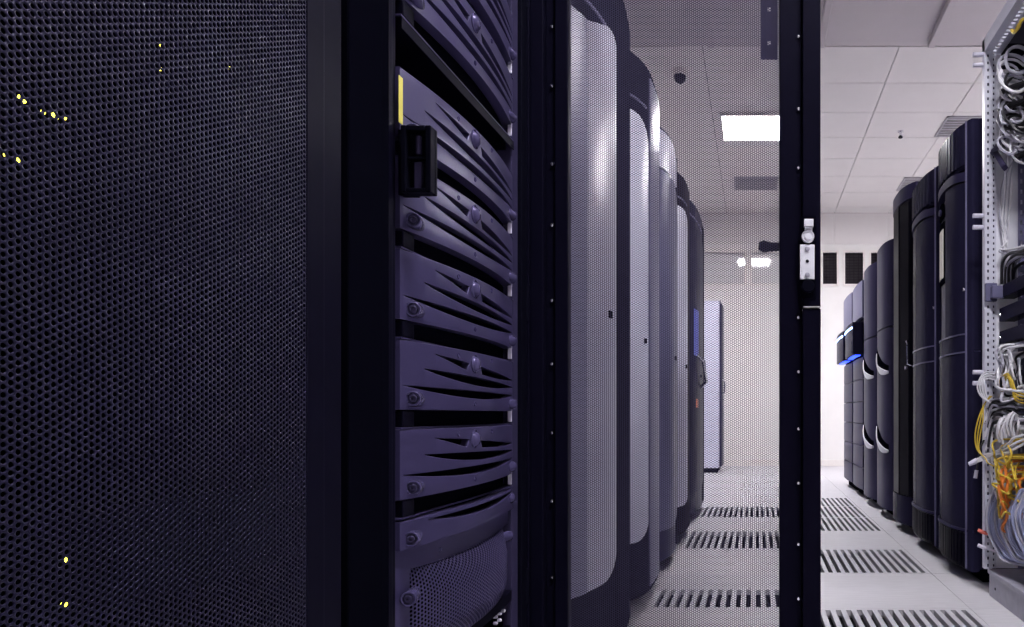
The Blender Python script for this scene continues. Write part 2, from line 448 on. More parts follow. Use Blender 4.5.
# equipment behind the mesh with its little lamps
LEDS = [((0.875, 0.995), [(24, 99, 0.0030), (57, 116, 0.0026), (45, 112, 0.0016), (66, 118, 0.0014), (22, 160, 0.002), (8, 155, 0.0015)], 'black server behind the left mesh door, its cluster of yellow lamps glowing brightest'),
        ((1.045, 1.135), [(160, 45, 0.0014), (162, 69, 0.0016), (231, 68, 0.0014)], 'black server high behind the left mesh door with a few faint yellow lamps'),
        ((0.575, 0.665), [(66, 560, 0.0022), (66, 604, 0.0024)], 'black server low behind the left mesh door with two yellow lamps one above the other')]
for (z0, z1), leds, lb in LEDS:
    s_ = thing('server', lb, 'server', (-0.85, 0.55, z0), 'servers behind the left mesh door')
    box('chassis', M_void, (-1.2, -0.55, 0.262, 0.832, z0, z1), s_, 0.002)
    e_ = MB(); e_.box(-0.56, -0.545, 0.251, 0.262, z0, z1); e_.box(-0.56, -0.545, 0.832, 0.844, z0, z1); e_.build('mounting_ear', M_void, s_, smooth=False)
    for px, py, r in leds:
        Y = F * 0.548 / (CX - px); p = at(px, py, Y)
        MB().lathe((-0.5505, p.y, p.z), (1, 0, 0), [(0, r), (0.0015, r), (0.0022, r * 0.7), (0.0025, 0)], 12).build('indicator_lamp', M_led, s_)

# ================================================================== OPEN RACK
t = rack = thing('server_rack', 'open black server rack holding the stacked disk shelves, its mesh door swung out', 'server rack', (-0.95, 1.25, 0))
b = MB(); b.box(-1.45, -0.56, 0.875, 0.89, 0.05, 2.05); b.build('side_panel', M_black, t, smooth=False)
b = MB(); b.box(-1.45, -0.56, 1.60, 1.615, 0.05, 2.05); b.build('side_panel', M_black, t, smooth=False)
box('top_panel', M_black, (-1.45, -0.51, 0.875, 1.615, 2.05, 2.08), t, 0)
box('back_panel', M_black, (-1.46, -1.45, 0.875, 1.615, 0.05, 2.05), t, 0)
box('plinth', M_black, (-1.44, -0.53, 0.885, 1.605, 0, 0.05), t, 0)
b = MB(); b.box(-0.62, -0.508, 0.875, 0.952, 0.05, 2.05); b.box(-0.62, -0.516, 0.952, 0.986, 0.05, 2.05); b.build('front_post', M_void, t, bevel=0.003, smooth=False)
b = MB(); b.box(-0.60, -0.524, 1.565, 1.60, 0.05, 2.05); b.build('front_post', M_black, t, bevel=0.002, smooth=False)
b = MB(); b.box(-0.56, -0.522, 0.988, 1.006, 0.05, 2.05); b.box(-0.56, -0.530, 1.006, 1.030, 0.05, 2.05); b.build('mounting_rail', M_rack, t, bevel=0.002, smooth=False)
r_ = MB(); r_.box(-0.56, -0.528, 1.513, 1.552, 0.05, 2.05); r_.build('mounting_rail', M_rail, t, bevel=0.002, smooth=False)
# yellow strip and black latch keeper on the near post
p0, p1 = at(402, 76, 1.022), at(402, 123, 1.022)
box('tape_strip', M_yellow, (-0.5205, -0.5190, 1.018, 1.0295, p1.z, p0.z), t, 0.001)['label'] = 'yellow tape strip on the near rail'
z0, z1 = EYE + (CY - 195) * 1.03 / F, EYE + (CY - 129) * 1.03 / F
LKX, LKY = -0.012, 0.045
_kb = lambda m, a, b, c, d_, e_, f_: m.box(a + LKX, b + LKX, c + LKY, d_ + LKY, e_, f_)
lk = MB(); _kb(lk, -0.515, -0.460, 0.985, 0.993, z0, z1); _kb(lk, -0.515, -0.488, 0.993, 1.000, z0, z1); _kb(lk, -0.468, -0.460, 0.970, 0.985, z0, z1); _kb(lk, -0.504, -0.496, 0.970, 0.985, z0, z1)
_kb(lk, -0.496, -0.468, 0.970, 0.985, z1 - 0.008, z1); _kb(lk, -0.496, -0.468, 0.970, 0.985, z0, z0 + 0.006); _kb(lk, -0.496, -0.468, 0.974, 0.985, z0 + 0.048, z0 + 0.053)
ko = lk.build('latch_keeper', M_black, t, bevel=0.0015, smooth=False)
k2 = MB(); _kb(k2, -0.487, -0.477, 0.978, 0.985, z0 + 0.006, z0 + 0.046); k2.tube([(-0.482 + LKX, 0.981 + LKY, z0 + 0.058), (-0.482 + LKX, 0.981 + LKY, z1 - 0.013)], 0.0045, 8)
k2.build('latch_bar', M_rail, ko, smooth=False)

# ---- the swung-out door, seen from its inner side
YD = 1.64
SX = F / YD
wx = lambda px: (px - CX) / SX
dz = lambda py: EYE - (py - CY) / SX
ZD0, ZD1 = 0.07, 2.04
MX0, MX1 = wx(569), wx(779.5)
d_ = MB()
d_.box(MX0 - 0.03, MX0, YD - 0.012, YD + 0.02, ZD0, ZD1)            # hinge side: recess, then folded flanges
d_.box(wx(546), MX0 - 0.03, YD - 0.002, YD + 0.02, ZD0, ZD1)
d_.box(wx(533), wx(546), YD - 0.022, YD + 0.02, ZD0, ZD1)
d_.box(wx(527), wx(533), YD - 0.030, YD + 0.02, ZD0, ZD1)
d_.box(MX1, wx(802), YD - 0.004, YD + 0.02, ZD0, ZD1)               # lock side: recess, raised channel
d_.box(wx(802), wx(819.6), YD - 0.026, YD + 0.02, dz(309), ZD1); d_.box(wx(802), wx(819.6), YD - 0.032, YD + 0.02, ZD0, dz(310.5))
d_.box(MX0, MX1, YD - 0.012, YD + 0.02, ZD0, 0.13); d_.box(MX0, MX1, YD - 0.012, YD + 0.02, 1.97, ZD1)
door = d_.build('door', M_rack, rack, bevel=0.002, smooth=False)
v, q = perf_arrays(MX1 - MX0 + 0.008, 1.97 - 0.13 + 0.008, HOLE, 0.00252, 6)
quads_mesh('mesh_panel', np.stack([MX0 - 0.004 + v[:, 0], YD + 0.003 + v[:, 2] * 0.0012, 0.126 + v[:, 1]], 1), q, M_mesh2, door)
for px, ys in ((552.7, [28, 87, 165, 226, 301, 364, 433, 501, 577]), (798.3, [38, 110, 169, 318, 372, 429, 483, 544, 598])):
    for py in ys:
        MB().lathe((wx(px), YD - 0.004, dz(py)), (0, -1, 0), [(0, 0.0042), (0.003, 0.0042), (0.0045, 0.003), (0.005, 0)], 10).build('screw', M_chrome, door)
YL = YD - 0.032
box('lock_plate', M_silver, (wx(799), wx(813.4), YL - 0.003, YL + 0.006, dz(282), dz(248)), door, 0.0012)['label'] = 'silver lock plate'
for py in (252.5, 264.5, 278):
    MB().lathe((wx(806.2), YL - 0.003, dz(py)), (0, -1, 0), [(0, 0.0058), (0.002, 0.0058), (0.003, 0.004), (0.003, 0)] if py != 264.5 else [(0, 0.004), (0.0008, 0.004), (0.0008, 0)], 14).build('lock_screw', M_plinth if py != 264.5 else M_void, door)
MB().lathe((wx(806.8), YL + 0.006, dz(240.2)), (0, -1, 0), [(0, 0.0148), (0.010, 0.0148), (0.012, 0.0135), (0.010, 0.0095), (0.010, 0.0075), (0.014, 0.0075), (0.014, 0)], 24).build('lock_cylinder', M_silver, door)
lm = MB(); lm.box(wx(802.8), wx(812), YL - 0.012, YL + 0.006, dz(231.5), dz(224)); lm.box(wx(803.6), wx(811.2), YL - 0.004, YL + 0.006, dz(236), dz(231.5))
lm.build('lock_cam', M_silver, door, bevel=0.0015, smooth=False)
MB().lathe((wx(807), YL + 0.006, dz(289)), (0, -1, 0), [(0, 0.0150), (0.012, 0.0150), (0.014, 0.013), (0.014, 0)], 20).build('lock_boss', M_black, door)
box('lock_recess', M_void, (wx(800), wx(815), YL + 0.002, YL + 0.005, dz(300), dz(220)), door, 0)
box('edge_strip', M_chrome, (wx(802.4), wx(818.6), YL - 0.0025, YL + 0.001, dz(309.6), dz(308.4)), door, 0)
hd = MB()                                           # turning handle on the outer face, behind the mesh
hd.tube([(wx(786), YD + 0.030, dz(243.5)), (wx(771), YD + 0.034, dz(243.5)), (wx(764), YD + 0.034, dz(243)), (wx(759), YD + 0.032, dz(242.5))], [0.010, 0.011, 0.015, 0.010], 12)
hd.tube([(wx(784), YD + 0.015, dz(243.5)), (wx(784), YD + 0.036, dz(243.5))], 0.010, 10)
hd.build('handle', M_black, door)
bk = MB(); x0, x1 = wx(761), wx(778); P = lambda u, v, d__: (x0 + u, YD + 0.022 + 0.002 * d__, dz(55) + v)
holes_plate(bk, P, x1 - x0, 0.40, 1, 5, 0.008, 0.010); bk.build('bracket', M_rail, door, smooth=False)
for zz in (0.35, 1.0, 1.72):
    MB().tube([(-0.532, 1.612, zz - 0.04), (-0.532, 1.612, zz + 0.04)], 0.009, 10).build('hinge', M_black, door)

# ================================================================== DISK SHELVES IN THE OPEN RACK
SY0, SW = 1.032, 0.478
BULGE = 0.022


def sp(top):
    return lambda u, v, dd=0.0: (-0.525 + BULGE * (1 - (2 * u - 1) ** 2) + dd, SY0 + SW * u, top - v)


def bezel_mesh(P, H, slots, n=61):
    """slots: (u0, u1, top(u), thickness(u)) from the top down"""
    us = sorted(set([round(i / (n - 1), 4) for i in range(n)] + [s[k] for s in slots for k in (0, 1)] + [s[0] + 1e-3 for s in slots] + [s[1] - 1e-3 for s in slots]))
    us = [u for u in us if 0 <= u <= 1]
    D = 0.014; ch = 0.0022; mb = MB(); cols = []
    for u in us:
        c = [(0.0, 0.0)]
        for (a, b_, tp, th) in slots:
            uu = min(max(u, a), b_); tv = tp(uu); t_ = th(uu) if a < u < b_ else 0.0
            c.append((tv, t_))
        cols.append(c)
    K = len(slots)
    for i in range(len(us) - 1):
        def strip(va, vb, da, db):                  # quad between column i and i+1
            mb.add([P(us[i], va[0], da), P(us[i + 1], va[1], da), P(us[i + 1], vb[1], db), P(us[i], vb[0], db)], [(0, 1, 2, 3)])
        for v0, v1, e0, e1 in ((0.0, 0.0003, -0.002, -0.001), (0.0003, 0.001, -0.001, -0.0003), (0.001, 0.0022, -0.0003, 0.0)):
            strip([v0, v0], [v1, v1], e0, e1)
        prev = [0.0022, 0.0022]
        for k in range(K):
            tv = [cols[i][k + 1][0], cols[i + 1][k + 1][0]]; th = [cols[i][k + 1][1], cols[i + 1][k + 1][1]]
            strip(prev, tv, 0, 0)
            bt = [tv[0] + th[0], tv[1] + th[1]]; cc = [ch if x > 1e-6 else 0 for x in th]
            if max(th) > 1e-6:
                strip(tv, tv, 0, -D); strip(bt, bt, -D, -ch)
                lp = [(0.0, -ch), (0.14, -0.5 * ch), (0.5, -0.14 * ch), (1.0, 0.0)]
                for (w0, e0), (w1, e1) in zip(lp[:-1], lp[1:]):
                    strip([bt[0] + w0 * cc[0], bt[1] + w0 * cc[1]], [bt[0] + w1 * cc[0], bt[1] + w1 * cc[1]], e0, e1)
            prev = [bt[0] + cc[0], bt[1] + cc[1]]
        strip(prev, [H, H], 0, 0)
        strip([0, 0], [0, 0], -0.02, -0.002); strip([H, H], [H, H], 0, -0.02)
    for u in (us[0], us[-1]):
        mb.add([P(u, 0, 0), P(u, H, 0), P(u, H, -0.02), P(u, 0, -0.02)], [(0, 1, 2, 3)])
    bm_v = {}                                       # weld doubles so the curve shades smoothly
    nv = []; mp = []
    for p in mb.v:
        key = tuple(round(x, 6) for x in p)
        if key not in bm_v: bm_v[key] = len(nv); nv.append(p)
        mp.append(bm_v[key])
    mb.f = [tuple(dict.fromkeys(mp[i] for i in f)) for f in mb.f]; mb.f = [f for f in mb.f if len(f) > 2]; mb.v = nv
    return mb


def lens(u0, u1, peak, skew=1.0):
    return lambda u: max(0.0, peak * (4 * ((u - u0) / (u1 - u0)) ** skew * (1 - ((u - u0) / (u1 - u0)) ** skew)))


def knob(parent, y, z, sgn, x=-0.514):
    """bullet-shaped release knob lying along the bezel; its open ring faces outwards"""
    k = MB(); n = 20; ax = Vector((-0.24, sgn, 0)).normalized()
    k.lathe((x, y, z), ax, [(0.0035, 0.0), (0.0035, 0.0082), (0.0004, 0.0086), (0.0, 0.0100), (0.0008, 0.0112), (0.004, 0.0117), (0.024, 0.0112), (0.038, 0.0092), (0.048, 0.0062), (0.054, 0.002), (0.0545, 0)], n)
    o = k.build('release_knob', M_knob, parent)
    MB().lathe(Vector((x, y, z)) + ax * 0.0036, -ax, [(0, 0.0064), (0.0030, 0.0060), (0.0040, 0.0048), (0.0040, 0.0030), (0.001, 0.0026), (0.001, 0)], 16).build('knob_core', M_rail, o)


def disk_shelf(top, label):
    t = thing('disk_shelf', label, 'disk shelf', (-0.8, SY0 + SW / 2, top - 0.134), 'disk shelves stacked in the open rack')
    P = sp(top)
    top_c = lambda u: 0.0146 + 0.0250 * (u - 0.18) + 0.006 * max(0, u - 0.4)

    def th_c(u):                                    # the upper slot closes round the button
        if u <= 0.405: return 0.0130 * min(1, (u - 0.18) / 0.2)
        if u >= 0.53: return 0.0135 * max(0, 1 - ((u - 0.53) / 0.455) ** 2.0)
        return 0.0
    mb = bezel_mesh(P, 0.104, [(0.18, 0.985, top_c, th_c),
                               (0.12, 0.985, lambda u: 0.0396 + 0.0105 * (u - 0.12) + 0.006 * (u - 0.12) ** 2, lens(0.12, 0.985, 0.0150, 0.9)),
                               (0.015, 0.985, lambda u: 0.0675 + 0.003 * u, lens(0.015, 0.985, 0.0140))])
    bz = mb.build('bezel', M_bezel, t, angle=40)
    bp = MB(); bp.slab(lambda u, dd, z: P(u, top - z, dd), lin(0, 1, 25), top - 0.134, top - 0.001, -0.035, -0.0205); bp.box(-1.15, -0.55, SY0, SY0 + SW, top - 0.134, top - 0.002)
    bp.build('chassis', M_void, t, smooth=False)
    sh = MB(); sh.slab(lambda u, dd, z: (-0.523 + dd, SY0 + SW * u, z), lin(0, 1, 3), top - 0.1335, top - 0.1305, -0.03, 0.0)
    sh.build('bottom_lip', M_bezel, t, bevel=0.0006, smooth=False)
    br = MB(); br.box(-0.545, -0.523, SY0 + 0.006, SY0 + 0.040, top - 0.1305, top - 0.106); br.build('hinge_block', M_rack, t, bevel=0.002, smooth=False)
    c = P(0.463, 0.0212)
    bt = MB(); bt.lathe(c, (1, 0.05, 0), [(-0.012, 0.0165), (0.001, 0.0165), (0.002, 0.0150), (0.0005, 0.0138), (0.004, 0.0125), (0.0075, 0.009), (0.009, 0.004), (0.0094, 0)], 24)
    bt.build('round_button', M_knob, t)
    for u, v in ((0.33, 0.0110), (0.635, 0.0095), (0.463, 0.0928)):
        c = P(u, v)
        MB().lathe(c, (1, 0, 0), [(-0.002, 0.0042), (0.0008, 0.0042), (0.0014, 0.0034), (0.0004, 0.0026), (0.0004, 0)], 12).build('indicator', M_knob, t)
    knob(t, SY0 + 0.016, top - 0.0875, 1); knob(t, SY0 + SW - 0.012, top - 0.0885, -1, -0.521)
    box('release_tab', M_tab, (-0.530, -0.5215, SY0 + SW - 0.017, SY0 + SW - 0.013, top - 0.127, top - 0.098), t, 0.001)
    return t


sh0 = disk_shelf(0.7215, 'disk shelf fifth below the empty slot, the lowest with a round button, at eye level')
for k, lb in ((1, 'disk shelf fourth below the empty slot, two above the one-slotted controller'),
              (2, 'disk shelf third below the empty slot, in the middle of the stack'),
              (3, 'disk shelf second below the empty slot, its left end just under the black latch'),
              (4, 'disk shelf first below the empty slot, beside the yellow tape strip and black latch')):
    dup(sh0, (sh0.location.x, sh0.location.y, sh0.location.z + 0.134 * k), lb)
for k, lb in ((0, 'disk shelf directly above the empty slot, its dark underside showing'),
              (1, 'disk shelf second above the empty slot, cut by the top of the photo')):
    dup(sh0, (sh0.location.x, sh0.location.y, 1.332 + 0.134 * k), lb)
ug = thing('rack_shelf', 'dark metal shelf tray under the upper disk shelves, above the empty slot', 'shelf', (-0.8, SY0 + SW / 2, 1.314))
u_ = MB(); u_.box(-1.12, -0.522, SY0, SY0 + SW, 1.3295, 1.3318); u_.box(-0.524, -0.522, SY0, SY0 + SW, 1.314, 1.3295); u_.build('tray', M_rack, ug, bevel=0.0006, smooth=False)
for ya in (SY0, SY0 + SW - 0.002): box('side_flange', M_rack, (-1.0, -0.54, ya, ya + 0.002, 1.314, 1.3295), ug, 0)

# ---- the controller with the bulging grille at the bottom
top = 0.5855
t = thing('storage_controller', 'storage controller below the disk shelves with a bulging perforated grille', 'storage controller', (-0.8, SY0 + SW / 2, 0.30))
P = sp(top)
mb = bezel_mesh(P, 0.043, [(0.14, 0.97, lambda u: 0.0055 - 0.0 * u, lens(0.14, 0.97, 0.013))])
mb.build('upper_bezel', M_bezel, t)
P2 = lambda u, v, dd=0.0: (-0.535 + 0.014 * (1 - (2 * u - 1) ** 2) + dd, SY0 + SW * u, top - v)
b = MB(); b.slab(lambda u, dd, z: P2(u, top - z, dd), lin(0, 1, 41), lambda u: top - 0.075 - 0.010 * 4 * u * (1 - u), top - 0.0445, -0.016, 0.0)
b.slab(lambda u, dd, z: P2(u, top - z, dd), lin(0, 0.085, 6), 0.30, top - 0.0750, -0.016, 0.0)
b.build('lower_bezel', M_bezel, t)
b = MB(); b.slab(lambda u, dd, z: P2(u, top - z, dd), lin(0, 1, 25), 0.30, top - 0.002, -0.034, -0.026); b.box(-1.15, -0.56, SY0, SY0 + SW, 0.30, top - 0.002); b.build('chassis', M_void, t, smooth=False)
GU0, GU1, GZ1, GZ0 = 0.086, 0.985, top - 0.076, 0.365
V, Q = perf_arrays(SW * (GU1 - GU0), GZ1 - GZ0, 0.0064, 0.0027, 6)
gu = GU0 + V[:, 0] / SW; gv = V[:, 1] / (GZ1 - GZ0)
gb = 0.046 * np.clip(1 - (2 * (gu - GU0) / (GU1 - GU0) - 1) ** 2, 0, 1) ** 0.8 * np.clip(4 * gv * (1 - gv) + 0.12, 0, 1) ** 0.6
W_ = np.stack([-0.545 + 0.014 * (1 - (2 * gu - 1) ** 2) + gb - V[:, 2] * 0.0012, SY0 + SW * gu, GZ0 + V[:, 1] - 0.006 * 4 * gu * (1 - gu)], 1)
quads_mesh('grille', W_, Q, M_bezel, t)
b = MB(); b.slab(lambda u, dd, z: P2(u, top - z, dd), lin(0.084, 1, 31), 0.345, 0.366, -0.020, 0.008); b.build('lower_rim', M_rack, t)
c = P2(0.27, 0.066); MB().lathe(c, (1, 0, 0), [(-0.002, 0.0042), (0.0008, 0.0042), (0.0014, 0.0034), (0.0004, 0.0026), (0.0004, 0)], 12).build('indicator', M_knob, t)
knob(t, SY0 + 0.014, top - 0.028, 1, -0.516); knob(t, SY0 + SW - 0.012, top - 0.020, -1, -0.524)
knob(t, SY0 + 0.014, 0.468, 1, -0.520); knob(t, SY0 + SW - 0.014, 0.485, -1, -0.528)
for k in range(5):
    yy, zz = SY0 + SW * (0.80 + 0.045 * (k % 3)), 0.335 - 0.013 * (k // 3)
    MB().lathe((-0.530, yy, zz), (1, 0, 0), [(0, 0.0035), (0.006, 0.0035), (0.008, 0.002), (0.008, 0)], 8).build('stud', M_tab, t)
t = thing('disk_shelf', 'black disk shelf at the bottom under the grille, mostly below the frame', 'disk shelf', (-0.8, SY0 + SW / 2, 0.07), 'disk shelves stacked in the open rack')
box('chassis', M_void, (-1.1, -0.545, SY0, SY0 + SW, 0.07, 0.298), t, 0.003)
b = MB(); P = sp(0.296); b.slab(lambda u, dd, z: P(u, 0.296 - z, dd), lin(0, 1, 25), 0.10, 0.290, -0.02, -0.005); b.build('bezel', M_rack, t)


# ================================================================== CABINET ROWS
def front(side, y0, w, xf, bul, power=2):
    return lambda u, d, z: (xf - side * (bul * (1 - abs(2 * u - 1) ** power) + d), y0 + w * u, z)


def rounded(u0, u1, z, r, sgn, ru):
    """top (sgn 1) or bottom (sgn -1) edge with both corners rounded"""
    def f(u):
        e_ = min(u - u0, u1 - u)
        if e_ >= ru: return z
        q = 1 - e_ / ru
        return z - sgn * r * (1 - math.sqrt(max(0, 1 - q * q)))
    return f


def grooves(mb, P, u0, u1, z0, z1, n, d0, d1, fill=0.62):
    for k in range(n):
        a = u0 + (u1 - u0) * (k + (1 - fill) / 2) / n; b_ = u0 + (u1 - u0) * (k + (1 + fill) / 2) / n
        mb.slab(P, [a, b_], z0, z1, d0, d1)
    return mb


def cab_root(label, side, y0, w, xf, h, group, depth=0.85, body=M_cabd, toe=0.06):
    t = thing('equipment_cabinet', label, 'equipment cabinet', (xf + side * depth / 2, y0 + w / 2, 0), group)
    xs = sorted((xf + side * 0.012, xf + side * depth))
    box('body', body, (xs[0], xs[1], y0, y0 + w, toe, h), t, 0.006)
    xs = sorted((xf + side * 0.04, xf + side * (depth - 0.03)))
    box('base', M_void, (xs[0], xs[1], y0 + 0.03, y0 + w - 0.03, 0, toe), t, 0)
    return t


GR = 'dark cabinets along the right of the aisle'
XR_ = 0.965


def cab_vented(y0, w, h, label, display):
    t = cab_root(label, 1, y0, w, XR_, h, GR)
    P = front(1, y0, w, XR_, 0.06, 3)
    us = lin(0.0, 1.0, 31); E = 0.062
    v_ = MB(); v_.slab(P, lin(E, 1 - E, 25), 1.84, h, -0.02, 0.0); grooves(v_, P, E + 0.02, 1 - E - 0.02, 1.855, h - 0.012, 11, -0.004, 0.012); v_.build('top_vent', M_cabd, t)
    b_ = MB(); b_.slab(P, lin(E, 1 - E, 25), lambda u: 1.772 + 0.03 * (1 - (2 * u - 1) ** 2), lambda u: 1.812 + 0.03 * (1 - (2 * u - 1) ** 2), -0.02, 0.012); b_.build('brow_band', M_cabs, t)
    d_ = MB(); d_.slab(P, lin(E, 0.50 if display else 1 - E, 22), 1.105, lambda u: 1.765 + 0.03 * (1 - (2 * u - 1) ** 2), -0.02, 0.006); du = d_.build('upper_door', M_cabd, t)
    d_ = MB(); d_.slab(P, lin(E, 1 - E, 25), 1.025, 1.098, -0.02, 0.006); d_.build('middle_band', M_cabd, t)
    s_ = MB(); s_.slab(P, lin(E, 1 - E, 25), 1.0985, 1.1045, -0.02, 0.009); s_.slab(P, us, 1.0185, 1.0245, -0.02, 0.009); s_.build('seam_trim', M_cabm, t)
    d_ = MB(); d_.slab(P, lin(E, 1 - E, 25), 0.235, 1.018, -0.02, 0.006); d_.build('lower_door', M_cabd, t)
    s_ = MB(); s_.slab(P, us, 0.222, 0.234, -0.02, 0.014); s_.build('seam_trim', M_cabs, t)
    v_ = MB(); v_.slab(P, lin(E, 1 - E, 25), 0.06, 0.221, -0.02, 0.0); grooves(v_, P, E + 0.01, 1 - E - 0.01, 0.075, 0.215, 15, -0.004, 0.010); v_.build('bottom_vent', M_cabk, t)
    for (a, b__) in ((0.0, E - 0.008), (1 - E + 0.008, 1.0)):
        c_ = MB(); c_.slab(P, lin(a, b__, 4), 0.05, h, -0.02, 0.016); c_.build('edge_column', M_cabd, t, bevel=0.006, smooth=False)
    e_ = MB(); e_.slab(P, [E - 0.005, E + 0.003], 0.06, h - 0.004, 0.0, 0.018); e_.build('edge_highlight', M_cabm, t)  # pale strip paints the highlight along the near edge
    if display:
        p_ = MB(); p_.slab(P, lin(0.505, 1 - E, 14), 1.105, 1.765, -0.02, -0.004); pl = p_.build('control_column', M_cabs, t)
        f_ = MB(); f_.slab(P, lin(0.55, 0.83, 8), 1.375, 1.67, -0.004, 0.004); f_.build('display_frame', M_void, pl)
        s_ = MB(); s_.slab(P, lin(0.575, 0.80, 8), 1.40, 1.635, 0.0, 0.006); o = s_.build('display', M_disp, pl); o['label'] = 'cream coloured display'
        k_ = MB(); k_.slab(P, lin(0.56, 0.82, 14), rounded(0.56, 0.82, 1.69, 0.02, -1, 0.06), rounded(0.56, 0.82, 1.765, 0.03, 1, 0.10), -0.004, 0.005); k_.build('key_switch', M_void, pl)
        MB().lathe(P(0.68, 0.004, 1.725), (-1, 0, 0), [(0, 0.016), (0.01, 0.015), (0.01, 0)], 14).build('button', M_cabs, pl)
    h_ = MB(); h_.lathe(P(0.10, 0.006, 1.30), (-1, 0, 0), [(0, 0.009), (0.006, 0.008), (0.008, 0)], 12); h_.build('door_lock', M_chrome, t)
    return t


cab_vented(3.07, 0.51, 2.045, 'nearest dark cabinet on the right, with a tall cream display', True)
cab_vented(3.60, 0.58, 2.03, 'second dark cabinet on the right, with vertical top vents and no display', False)

# third: tall smoked black, faceted
y0, w, h = 4.24, 0.56, 2.155
t = cab_root('tall smoked black cabinet with vertical facets, third on the right', 1, y0, w, XR_ + 0.01, h, GR, body=M_cabk)
P = front(1, y0, w, XR_ + 0.01, 0.065, 3)
b = MB()
for k, (a, c) in enumerate(((0.0, 0.10), (0.11, 0.34), (0.35, 0.64), (0.65, 0.88), (0.89, 1.0))):
    b.slab(P, [a, c], 0.24, 2.06, -0.03, 0.004 if k % 2 else 0.008)
b.build('front_panel', M_cabk, t, bevel=0.003, smooth=False)
b = MB(); b.slab(P, lin(0, 1, 21), 2.065, h, -0.03, 0.006); b.build('top_band', M_cabs, t)
b = MB(); b.slab(P, lin(0, 1, 21), 0.06, 0.235, -0.03, 0.006); b.build('bottom_band', M_cabd, t)
b = MB(); pz = P(0.06, 0.01, 1.06)
b.tube([P(0.05, 0.008, 1.04), P(0.05, 0.035, 1.05), P(0.05, 0.035, 1.17), P(0.08, 0.03, 1.19), P(0.10, 0.008, 1.19)], 0.006, 8); b.build('handle', M_chrome, t)
MB().lathe(P(0.14, 0.004, 1.03), (-1, 0, 0), [(0, 0.012), (0.012, 0.012), (0.014, 0)], 12).build('door_lock', M_chrome, t)


# fourth and fifth: slate fronts with silver crescent handles
def crescent(P, t, z):
    us = lin(0.12, 0.88, 21)
    q = lambda u: (u - 0.12) / 0.76
    low = lambda u: z + 0.17 * q(u) ** 1.7 - 0.03 * math.sin(PI * q(u)); 
    th = lambda u: 0.012 + 0.060 * (math.sin(PI * min(1, q(u) * 1.25 + 0.12)) ** 1.5 if q(u) < 0.7 else 0)
    r_ = MB(); r_.slab(P, us, low, lambda u: z + 0.045 + 0.19 * q(u) ** 1.25 + 0.012, -0.01, 0.0045); r_.build('handle_recess', M_void, t)
    h_ = MB(); h_.slab(P, us, low, lambda u: low(u) + 0.010 + 0.036 * max(0, math.sin(PI * min(1, 0.1 + 1.2 * q(u)))) ** 1.2, -0.01, 0.014)
    return h_.build('crescent_handle', M_silver, t, bevel=0.003, smooth=False)


for y0, w, h, lb in ((4.84, 0.58, 1.965, 'nearer of the two slate cabinets with silver crescent handles'), (5.46, 0.62, 1.94, 'farther of the two slate cabinets with silver crescent handles')):
    t = cab_root(lb, 1, y0, w, XR_, h, GR, body=M_cabs)
    P = front(1, y0, w, XR_, 0.055, 3)
    b = MB(); b.slab(P, lin(0.01, 0.99, 25), 1.36, h, -0.03, 0.003); b.build('upper_panel', M_cabs, t, bevel=0.004, smooth=False)
    b = MB(); b.slab(P, lin(0.01, 0.99, 25), 0.07, 1.352, -0.03, 0.003); b.build('front_panel', M_cabs, t)
    crescent(P, t, 1.03); crescent(P, t, 0.475)

# sixth and seventh: flat fronts, jutting consoles with blue light bars
for y0, w, h, lb in ((6.12, 0.64, 1.93, 'nearer far cabinet with a jutting console and a blue white light bar'), (6.80, 0.66, 1.94, 'last dark cabinet on the right, its jutting console lit blue')):
    t = cab_root(lb, 1, y0, w, XR_ - 0.02, h, GR, body=M_cabd)
    P = front(1, y0, w, XR_ - 0.02, 0.015)
    b = MB(); b.slab(P, lin(0.02, 0.98, 9), 1.60, h - 0.01, -0.02, 0.012); b.build('upper_panel', M_cabm, t)
    b = MB()
    for k in range(6): b.slab(P, lin(0.02, 0.98, 9), 0.08 + k * 0.195, 0.268 + k * 0.195, -0.02, 0.008)
    b.build('drawer_fronts', M_cabs, t)
    c_ = MB(); c_.slab(P, lin(0.10, 0.96, 9), 1.27, 1.56, -0.01, 0.085); co = c_.build('console', M_cabd, t, bevel=0.006, smooth=False)
    c_ = MB(); c_.slab(P, lin(0.12, 0.94, 9), 1.500, 1.517, 0.08, 0.090); o = c_.build('light_bar', M_bluelamp, co); o['label'] = 'glowing blue white light bar'
    c_ = MB(); c_.slab(P, lin(0.12, 0.90, 5), 1.262, 1.2705, 0.012, 0.06); c_.build('blue_strip', M_blueglow, co)  # unseen strip, added to cast a blue glow on the drawers

# ---- left row, seen through the mesh door
GL = 'cabinets along the left of the aisle behind the mesh door'
XLc = -0.490
LB = 0.080


